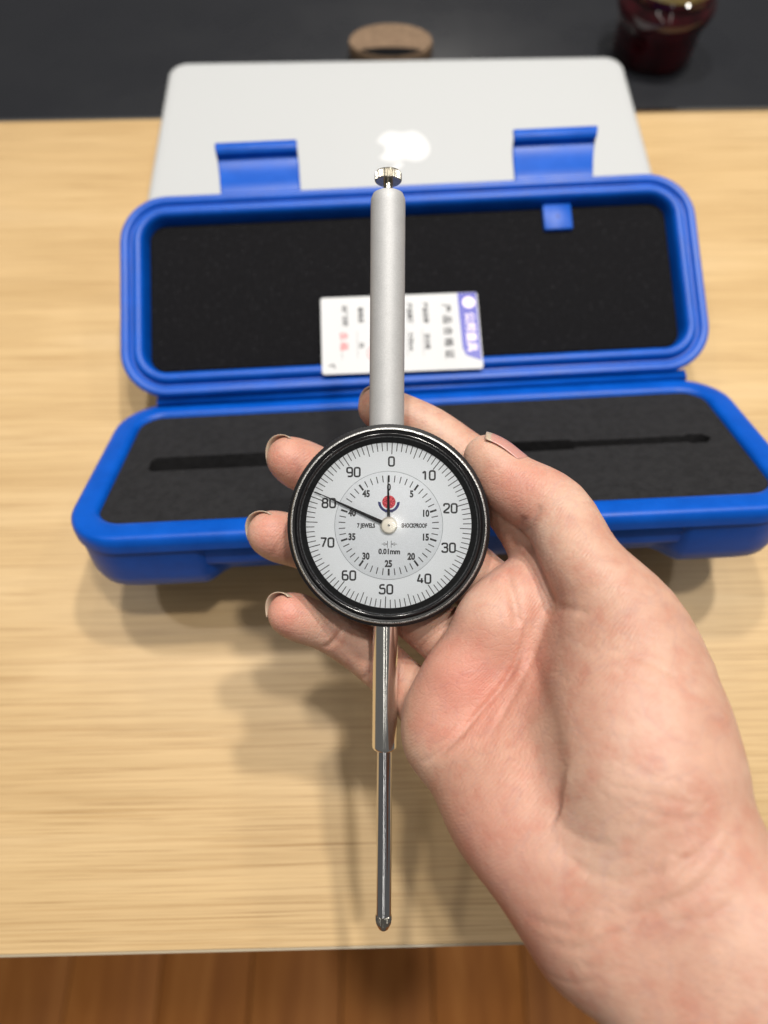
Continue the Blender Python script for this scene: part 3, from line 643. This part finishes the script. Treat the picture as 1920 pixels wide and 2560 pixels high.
CREASES = [[[[11.81, -83.55], [20.42, -75.72], [31.37, -64.77], [40.76, -54.6], [45.45, -44.43], [47.01, -35.05]], -240, 0.8, 0.95],
           [[[53.15, -36.77], [49.31, -45.23], [43.15, -57.54], [32.38, -72.92]], -236, 0.8, 0.45],
           [[[51.45, -32.42], [48.55, -42.55], [48.99, -57.02], [49.57, -71.49], [49.28, -85.96], [52.17, -96.09], [55.79, -98.99]], -222, 2.0, 0.8],
           [[[41.94, -20.29], [43.23, -29.63], [44.2, -37.68]], -247, 1.6, 1.0],
           [[[48.58, -7.67], [49.83, -2.19], [52.49, 2.5]], -240, 1.1, 0.6],
           [[[47.09, -5.36], [47.72, -1.42]], -242, 0.9, 0.6],
           [[[52.17, -33.14], [55.79, -30.68], [62.3, -30.25]], -222, 1.2, 0.4],
           [[[48.62, -87.4], [53.73, -88.67], [61.39, -87.4]], -196, 1.2, 0.3],
           [[[48.04, -92.84], [55.24, -95.84], [66.03, -92.84], [78.03, -86.84], [87.62, -79.65]], -184, 1.2, 0.3],
           [[[38.78, -111.94], [46.99, -109.6], [55.21, -104.9], [66.94, -99.04], [78.68, -91.99], [90.41, -81.43]], -180, 1.0, 0.42],
           [[[42.99, -115.34], [51.11, -111.86], [60.4, -104.9], [72.0, -97.35], [89.41, -86.33]], -178, 1.0, 0.32],
           [[[58.28, -72.33], [70.66, -73.57], [80.57, -75.43]], -190, 0.9, 0.16],
           [[[62.56, -75.25], [72.37, -78.31], [82.17, -78.93]], -188, 0.9, 0.16],
           [[[-22.72, -51.09], [-18.43, -47.83], [-15.34, -43.03]], -263, 1.0, 0.7],
           [[[-8.12, -63.94], [-5.15, -60.1], [-2.53, -56.6]], -268, 1.0, 0.6],
           [[[62.88, -39.29], [73.57, -41.96], [81.59, -45.97]], -205, 0.9, 0.25],
           [[[64.91, -44.2], [75.5, -47.51]], -203, 0.9, 0.25],
           [[[50.33, -107.15], [54.69, -102.45], [59.04, -102.08], [63.53, -97.29]], -183, 0.8, 0.14609415701120881],
           [[[48.68, -113.74], [53.06, -109.57], [57.45, -106.76], [61.97, -105.35]], -183, 0.8, 0.1841654368571956],
           [[[60.54, -104.18], [62.91, -104.33], [65.27, -100.14], [67.71, -100.38]], -183, 0.8, 0.13672989063985602],
           [[[67.54, -102.21], [73.84, -100.42], [80.14, -94.28], [86.63, -92.52]], -183, 0.8, 0.09169451716770527],
           [[[46.68, -100.55], [51.0, -100.42], [55.32, -98.91], [59.77, -95.89]], -183, 0.8, 0.1440923701987333],
           [[[56.4, -92.59], [61.96, -89.68], [67.52, -82.44], [73.25, -79.54]], -183, 0.8, 0.19575595367708737],
           [[[74.19, -87.21], [77.26, -87.07], [80.32, -82.59], [83.48, -82.39]], -183, 0.8, 0.13784017072970495],
           [[[64.67, -92.91], [66.81, -89.83], [68.95, -91.09], [71.15, -87.97]], -183, 0.8, 0.17225502647328136],
           [[[73.05, -72.55], [75.29, -72.68], [77.54, -68.47], [79.85, -68.56]], -183, 0.8, 0.11716040641716069],
           [[[44.57, -113.8], [46.88, -112.77], [49.2, -110.38], [51.58, -106.3]], -183, 0.8, 0.16276796881178243],
           [[[76.88, -78.04], [79.33, -77.61], [81.77, -75.81], [84.29, -72.48]], -183, 0.8, 0.15726664620652725],
           [[[63.13, -96.5], [69.36, -94.36], [75.59, -87.89], [82.0, -85.77]], -183, 0.8, 0.1324934911529398],
           [[[51.06, -99.33], [56.11, -93.98], [61.16, -92.96], [66.36, -87.36]], -183, 0.8, 0.08720966127532677],
           [[[64.27, -92.75], [67.94, -92.21], [71.62, -87.34], [75.4, -86.73]], -183, 0.8, 0.19458092451931863],
           [[[42.57, -108.65], [45.96, -105.31], [49.34, -106.3], [52.83, -102.76]], -183, 0.8, 0.1175204793436293],
           [[[55.02, -104.61], [58.36, -100.49], [61.7, -100.7], [65.14, -96.37]], -183, 0.8, 0.15844679397685021],
           [[[51.45, -99.72], [56.47, -95.61], [61.48, -95.84], [66.65, -91.67]], -183, 0.8, 0.16099128767866394],
           [[[49.85, -115.49], [52.45, -115.96], [55.05, -115.07], [57.74, -112.54]], -183, 0.8, 0.17444083254419507],
           [[[43.03, -125.81], [48.22, -123.1], [53.42, -119.02], [58.77, -113.2]], -183, 0.8, 0.17675094093620664],
           [[[54.17, -91.46], [59.15, -88.82], [64.13, -84.82], [69.26, -79.22]], -183, 0.8, 0.11484785087684202],
           [[[62.15, -81.73], [64.9, -81.18], [67.65, -76.3], [70.48, -75.68]], -183, 0.8, 0.1694627610951703],
           [[[71.76, -92.12], [74.99, -88.62], [78.22, -86.49], [81.55, -85.9]], -183, 0.8, 0.09439955873208511],
           [[[50.56, -91.76], [55.1, -91.12], [59.63, -86.14], [64.3, -85.42]], -183, 0.8, 0.13772573954936707],
           [[[46.14, -109.56], [48.0, -106.53], [49.87, -104.86], [51.8, -104.76]], -183, 0.8, 0.0950486787430717],
           [[[76.6, -84.29], [79.04, -81.76], [81.48, -80.6], [83.99, -80.88]], -183, 0.8, 0.10055627129029328],
           [[[70.15, -101.24], [76.13, -99.94], [82.12, -97.27], [88.29, -92.91]], -183, 0.8, 0.1707786723417613],
           [[[25.74, -83.01], [28.55, -87.05], [31.35, -90.1], [34.23, -92.17]], -232, 0.75, 0.026390520632536503],
           [[[40.48, -92.04], [41.76, -90.55], [43.05, -88.06], [44.37, -84.43]], -232, 0.75, 0.029493850623519877],
           [[[40.41, -52.44], [42.86, -56.72], [45.3, -60.01], [47.81, -62.34]], -232, 0.75, 0.017025791166096493],
           [[[35.39, -81.2], [42.25, -79.38], [49.11, -76.58], [56.17, -72.61]], -232, 0.75, 0.01857399316486046],
           [[[22.82, -47.69], [25.15, -53.51], [27.48, -58.34], [29.88, -62.25]], -232, 0.75, 0.010859231110405113],
           [[[30.89, -84.86], [32.23, -88.25], [33.56, -90.65], [34.94, -92.06]], -232, 0.75, 0.027730739926039215],
           [[[21.02, -83.55], [26.66, -82.64], [32.29, -80.74], [38.1, -77.72]], -232, 0.75, 0.01921679824857788],
           [[[25.67, -78.28], [28.11, -76.65], [30.55, -74.03], [33.07, -70.26]], -232, 0.75, 0.012607317846964193],
           [[[20.42, -66.2], [25.76, -64.64], [31.11, -62.09], [36.62, -58.39]], -232, 0.75, 0.028781239362541088],
           [[[37.44, -96.33], [40.41, -102.75], [43.38, -108.19], [46.45, -112.72]], -232, 0.75, 0.02127687909185459],
           [[[22.23, -81.27], [24.34, -79.29], [26.44, -76.32], [28.61, -72.2]], -232, 0.75, 0.017773470736192593],
           [[[32.49, -79.92], [34.18, -82.95], [35.86, -85.0], [37.59, -86.03]], -232, 0.75, 0.026830711491748774],
           [[[22.67, -95.99], [25.73, -103.59], [28.8, -110.21], [31.95, -115.95]], -232, 0.75, 0.021581528380421114],
           [[[39.06, -49.57], [43.59, -46.32], [48.12, -42.08], [52.79, -36.65]], -232, 0.75, 0.028691246890026265],
           [[[21.22, -66.12], [24.52, -65.48], [27.82, -63.85], [31.23, -61.1]], -232, 0.75, 0.013595448828633557],
           [[[25.79, -82.89], [29.19, -88.22], [32.6, -92.57], [36.11, -95.98]], -232, 0.75, 0.028775295667392682],
           [[[33.21, -103.02], [37.18, -110.24], [41.15, -116.47], [45.24, -121.82]], -232, 0.75, 0.018256627446949884],
           [[[37.82, -56.72], [40.75, -61.17], [43.67, -64.63], [46.69, -67.12]], -232, 0.75, 0.027751103512842566],
           [[[23.67, -76.11], [25.67, -81.81], [27.66, -86.52], [29.72, -90.3]], -232, 0.75, 0.018861070511708884],
           [[[37.13, -58.18], [40.3, -58.58], [43.46, -57.98], [46.72, -56.3]], -232, 0.75, 0.020312365638441965],
           [[[42.36, -96.42], [48.94, -95.91], [55.52, -94.4], [62.31, -91.77]], -232, 0.75, 0.02190450070107571],
           [[[33.88, -104.03], [36.87, -102.66], [39.86, -100.3], [42.94, -96.8]], -232, 0.75, 0.026081935820393275],
           [[[55.58, -59.27], [59.97, -60.56], [64.36, -61.0], [68.88, -60.55]], -198, 0.75, 0.11046615839043787],
           [[[61.2, -65.2], [64.32, -67.29], [67.44, -68.54], [70.65, -68.91]], -198, 0.75, 0.09063619157986955],
           [[[73.68, -63.1], [80.04, -63.77], [86.4, -63.59], [92.95, -62.5]], -198, 0.75, 0.055066218599419486],
           [[[74.86, -69.17], [77.29, -71.31], [79.71, -72.61], [82.21, -73.03]], -198, 0.75, 0.11376249869221527],
           [[[73.4, -62.91], [75.98, -64.93], [78.56, -66.11], [81.22, -66.41]], -198, 0.75, 0.06521602846511979],
           [[[56.96, -74.15], [59.79, -76.27], [62.61, -77.56], [65.51, -77.96]], -198, 0.75, 0.09353356673815401],
           [[[67.83, -34.49], [70.63, -36.94], [73.43, -38.54], [76.31, -39.28]], -198, 0.75, 0.053151553436660566],
           [[[55.13, -37.01], [57.87, -39.15], [60.6, -40.43], [63.42, -40.85]], -198, 0.75, 0.0684923066077757],
           [[[73.99, -34.46], [79.23, -36.52], [84.47, -37.74], [89.87, -38.08]], -198, 0.75, 0.07356494292975857],
           [[[51.16, -48.19], [53.97, -49.57], [56.78, -50.12], [59.68, -49.76]], -198, 0.75, 0.09510124482927752],
           [[[69.57, -55.55], [73.34, -56.53], [77.12, -56.66], [81.01, -55.88]], -198, 0.75, 0.11183455541158681],
           [[[52.37, -52.88], [56.85, -54.73], [61.32, -55.74], [65.93, -55.86]], -198, 0.75, 0.06756498505758789],
           [[[64.03, -65.34], [67.74, -67.61], [71.46, -69.04], [75.29, -69.59]], -198, 0.75, 0.08152882174169557],
           [[[67.52, -63.92], [72.46, -67.61], [77.41, -70.45], [82.51, -72.47]], -198, 0.75, 0.05750161150688885],
           [[[74.78, -48.52], [79.16, -50.7], [83.55, -52.04], [88.06, -52.51]], -198, 0.75, 0.09668176430889704],
           [[[63.54, -35.55], [68.84, -37.11], [74.14, -37.82], [79.61, -37.64]], -198, 0.75, 0.10195843437864321],
           [[[55.22, 11.15], [58.05, 7.23], [59.62, 2.83]], -241, 0.7, 0.08],
           [[[58.36, 8.8], [61.19, 4.87], [62.76, 0.47]], -241, 0.7, 0.08],
           [[[52.87, 12.73], [55.69, 8.8], [57.26, 4.4]], -241, 0.7, 0.08],
           [[[61.04, 6.44], [63.86, 2.51], [65.43, -1.89]], -241, 0.7, 0.08],
           [[[10.85, -53.97], [12.9, -50.21], [15.63, -46.46]], -262, 0.7, 0.2],
           [[[-35.73, 9.57], [-33.6, 13.48], [-30.76, 17.38]], -272, 0.7, 0.2],
           [[[-41.88, -16.65], [-39.8, -12.83], [-37.02, -9.02]], -266, 0.7, 0.2]]
FLUSH = [[26.12, -57.29, -235, 28, 0.62], [43.52, -48.72, -238, 22, 0.4], [35.11, -108.48, -215, 36, 0.5], [46.38, -91.75, -222, 28, 0.4], [48.39, 7.41, -247, 16, 0.5], [-35.24, -35.99, -258, 13, 0.6], [-41.37, -7.6, -265, 14, 0.5], [-35.11, 18.66, -270, 15, 0.5], [64.89, -55.17, -195, 22, 0.14], [43.2, -23.0, -245, 22, 0.3], [30.8, -42.68, -248, 18, 0.3], [30.19, -121.02, -210, 24, 0.3]]
NAILS = [[[-2.66, 41.4, -281], [-0.9171, 0.3723, 0.1426], [0.2, 0.42, -0.88], 7.45, 8, 7.75, 72], [[-37.33, 20.87, -276], [-0.7678, 0.4102, 0.4922], [0.2, 0.42, -0.88], 7.8, 9, 8.3, 74], [[-43.89, -8.16, -272], [-0.7345, 0.3067, 0.6054], [0.12, 0.42, -0.88], 7.8, 9, 8.3, 74], [[-35.58, -37.55, -263], [-0.7435, 0.3907, 0.5427], [0.15, 0.46, -0.86], 7.0, 8, 7.9, 74], [[39.62, 17.76, -257], [-0.74, 0.62, -0.1], [0.64, 0.68, 0.36], 9.35, 8.0, 8.9, 36, 2.2]]

def smin(a, b, k):
    h = np.maximum(k - np.abs(a - b), 0.0) / k
    return np.minimum(a, b) - h * h * k * 0.25
H_ = 0.8
LO = np.array([-68.0, -232.0, -303.0]); HI = np.array([190.0, 62.0, -140.0])
NX = np.ceil((HI - LO) / H_).astype(int)
AX = [(LO[i] + H_ * np.arange(NX[i])).astype(np.float32) for i in range(3)]
BIG = 60.0
def blank(): return np.full(tuple(NX), BIG, np.float32)
def cone_into(F, a, b, k):
    a, b = np.array(a, float), np.array(b, float); ra, rb = a[3], b[3]; a, b = a[:3], b[:3]
    mg = max(k, 2) + 3
    lo = np.minimum(a - ra, b - rb) - mg; hi = np.maximum(a + ra, b + rb) + mg
    i0 = np.clip(((lo - LO) / H_).astype(int), 0, NX); i1 = np.clip(((hi - LO) / H_).astype(int) + 2, 0, NX)
    if np.any(i1 <= i0): return
    sl = tuple(slice(i0[i], i1[i]) for i in range(3))
    X, Y, Z = (AX[0][sl[0]][:, None, None], AX[1][sl[1]][None, :, None], AX[2][sl[2]][None, None, :])
    d = b - a; L2 = float(d @ d)
    t = np.clip(((X - a[0])*d[0] + (Y - a[1])*d[1] + (Z - a[2])*d[2]) / L2, 0, 1).astype(np.float32)
    r = ra + (rb - ra) * t
    dist = np.sqrt((X - a[0] - t*d[0])**2 + (Y - a[1] - t*d[1])**2 + (Z - a[2] - t*d[2])**2) - r
    F[sl] = smin(F[sl], dist.astype(np.float32), k)
palm = blank()
for c in PALM:
    for a, b in zip(c[:-1], c[1:]): cone_into(palm, a, b, 9.0)
total = palm.copy()
def spline(ch, n=4):
    pts = np.array(ch, float); out = []
    for i in range(len(pts)-1):
        p0 = pts[max(i-1, 0)]; p1 = pts[i]; p2 = pts[i+1]; p3 = pts[min(i+2, len(pts)-1)]
        for k in range(n):
            t = k/n
            out.append(0.5*((2*p1) + (-p0+p2)*t + (2*p0-5*p1+4*p2-p3)*t*t + (-p0+3*p1-3*p2+p3)*t**3))
    out.append(pts[-1]); return out
for nm, ch in DIGITS.items():
    F = blank(); sp = spline(ch)
    for a, b in zip(sp[:-1], sp[1:]): cone_into(F, a, b, 1.5)
    F = smin(palm, F, 5.5 if nm == 'thumb' else 3.0)
    total = smin(total, F, 1.6)
def surface_nets(D):
    s = D < 0
    nx, ny, nz = D.shape
    cnt = np.zeros((nx-1, ny-1, nz-1), np.int8)
    for i in (0, 1):
        for j in (0, 1):
            for k in (0, 1): cnt += s[i:nx-1+i, j:ny-1+j, k:nz-1+k]
    act = (cnt > 0) & (cnt < 8)
    idx = np.argwhere(act); vid = np.full(act.shape, -1, np.int64); vid[act] = np.arange(len(idx))
    acc = np.zeros((len(idx), 3)); num = np.zeros(len(idx))
    cor = [np.array((i, j, k)) for i in (0, 1) for j in (0, 1) for k in (0, 1)]
    for a in range(8):
        for b in range(a+1, 8):
            if np.abs(cor[a] - cor[b]).sum() != 1: continue
            ia, ib = idx + cor[a], idx + cor[b]
            da, db = D[ia[:, 0], ia[:, 1], ia[:, 2]], D[ib[:, 0], ib[:, 1], ib[:, 2]]
            m = (da < 0) != (db < 0)
            t = np.where(m, da / np.where(m, da - db, 1), 0)
            acc[m] += (cor[a] + t[:, None]*(cor[b] - cor[a]))[m]; num[m] += 1
    V = LO + H_ * (idx + acc / num[:, None])
    Fs = []
    for ax in range(3):
        sl0 = [slice(None)]*3; sl1 = [slice(None)]*3; sl0[ax] = slice(0, -1); sl1[ax] = slice(1, None)
        e = np.argwhere(s[tuple(sl0)] != s[tuple(sl1)])
        u, v = (ax+1) % 3, (ax+2) % 3
        ok = (e[:, u] > 0) & (e[:, v] > 0) & (e[:, u] < D.shape[u]-1) & (e[:, v] < D.shape[v]-1)
        e = e[ok]; du = np.zeros(3, int); du[u] = 1; dv = np.zeros(3, int); dv[v] = 1
        g = lambda q: vid[q[:, 0], q[:, 1], q[:, 2]]
        quad = np.stack([g(e), g(e-du), g(e-du-dv), g(e-dv)], 1)
        flip = s[e[:, 0], e[:, 1], e[:, 2]]
        quad[flip] = quad[flip][:, ::-1]; Fs.append(quad)
    return V, np.concatenate(Fs)
V, Q = surface_nets(total)
# light smoothing, then creases pressed into the skin
def adjacency_smooth(V, Q, it, lam):
    e = np.concatenate([Q[:, [0, 1]], Q[:, [1, 2]], Q[:, [2, 3]], Q[:, [3, 0]]])
    deg = np.bincount(e.ravel(), minlength=len(V)).astype(float)
    for _ in range(it):
        S_ = np.zeros_like(V)
        for c in range(3):
            S_[:, c] = np.bincount(e[:, 0], V[e[:, 1], c], len(V)) + np.bincount(e[:, 1], V[e[:, 0], c], len(V))
        V = V + lam*(S_/np.maximum(deg, 1)[:, None] - V)
    return V
V = adjacency_smooth(V, Q, 3, 0.5)
def vnormals(V, Q):
    n = np.cross(V[Q[:, 2]] - V[Q[:, 0]], V[Q[:, 3]] - V[Q[:, 1]]); N = np.zeros_like(V)
    for k in range(4):
        for c in range(3): N[:, c] += np.bincount(Q[:, k], n[:, c], len(V))
    return N/np.maximum(np.linalg.norm(N, axis=1), 1e-9)[:, None]
N = vnormals(V, Q)
if (N[V[:, 2].argmax()][2]) < 0: Q = Q[:, ::-1]; N = -N
push = np.zeros(len(V))
for pts, zc, wd, dp in CREASES:
    p = np.array(spline([list(x) for x in pts], 6)); 
    near = (np.abs(V[:, 2] - zc) < 22) & (N[:, 2] > 0.05) & (V[:, 0] > p[:, 0].min()-6) & (V[:, 0] < p[:, 0].max()+6) & (V[:, 1] > p[:, 1].min()-6) & (V[:, 1] < p[:, 1].max()+6)
    ii = np.where(near)[0]
    if not len(ii): continue
    best = np.full(len(ii), 99.0); bt = np.zeros(len(ii)); X = V[ii, :2]
    for k in range(len(p)-1):
        a, b = p[k], p[k+1]; d = b - a; t = np.clip(((X-a) @ d)/max(d @ d, 1e-9), 0, 1)
        ds = np.linalg.norm(X - a - t[:, None]*d, axis=1); m = ds < best; best[m] = ds[m]; bt[m] = ((k + t)/(len(p)-1))[m]
    fade = np.clip(np.minimum(bt, 1-bt)*6, 0, 1)
    g = np.exp(-(best/wd)**2) - 0.12*np.exp(-((best - 2.2*wd)/(1.2*wd))**2)
    push[ii] -= dp*fade*g
V = V + N*push[:, None]
flush = np.zeros(len(V))
for (x, y, z, r, s_) in FLUSH:
    dd = np.linalg.norm(V - np.array([x, y, z]), axis=1); flush = np.maximum(flush, s_*np.clip(1 - dd/r, 0, 1)**0.8)
me = bpy.data.meshes.new('person')
me.vertices.add(len(V)); me.vertices.foreach_set('co', (V*MM).astype(np.float32).ravel())
me.loops.add(len(Q)*4); me.loops.foreach_set('vertex_index', Q.astype(np.int32).ravel())
me.polygons.add(len(Q)); me.polygons.foreach_set('loop_start', np.arange(0, len(Q)*4, 4, dtype=np.int32))
me.polygons.foreach_set('use_smooth', np.ones(len(Q), bool))
me.update(calc_edges=True); me.validate()
at = me.attributes.new('flush', 'FLOAT', 'POINT'); at.data.foreach_set('value', flush.astype(np.float32))
me.materials.append(M['skin'])
person = bpy.data.objects.new('person', me); COL.objects.link(person); person.matrix_world = CAM_M
tag(person, 'bare right hand and wrist gripping the dial indicator, palm up', 'person')

def nail(center, t, n, rad, back, front, half_deg, free=2.6):
    t = Vector(t).normalized(); n = Vector(n); n = (n - t*n.dot(t)).normalized(); b = t.cross(n); c = Vector(center)
    NU, NV = 16, 18; vs_, fs, at_ = [], [], []
    for i in range(NU):
        for j in range(NV):
            v = -1 + 2*j/(NV-1); ph = R(half_deg)*v; u0 = -back*(1 - 0.25*v*v); u1 = math.sqrt(max(front**2 - (rad*math.sin(ph))**2*0.85, 1.0)); s = i/(NU-1); u = u0 + (u1-u0)*s
            drop = 0.02*max(0, u + back*0.2)**2
            p = c + t*u + n*(rad*math.cos(ph) - drop) + b*rad*math.sin(ph)
            vs_.append(p*MM); at_.append(min(1, max(0, (u - (u1 - free))/free)))
    for i in range(NU-1):
        for j in range(NV-1): fs.append((i*NV+j, i*NV+j+1, (i+1)*NV+j+1, (i+1)*NV+j))
    o = mesh_obj('fingernail', vs_, fs, M['nail'], person)
    a_ = o.data.attributes.new('free_edge', 'FLOAT', 'POINT'); a_.data.foreach_set('value', at_)
    sd = o.modifiers.new('solid', 'SOLIDIFY'); sd.thickness = 0.00035; sd.offset = 0
    return o
for spec in NAILS: nail(*spec)
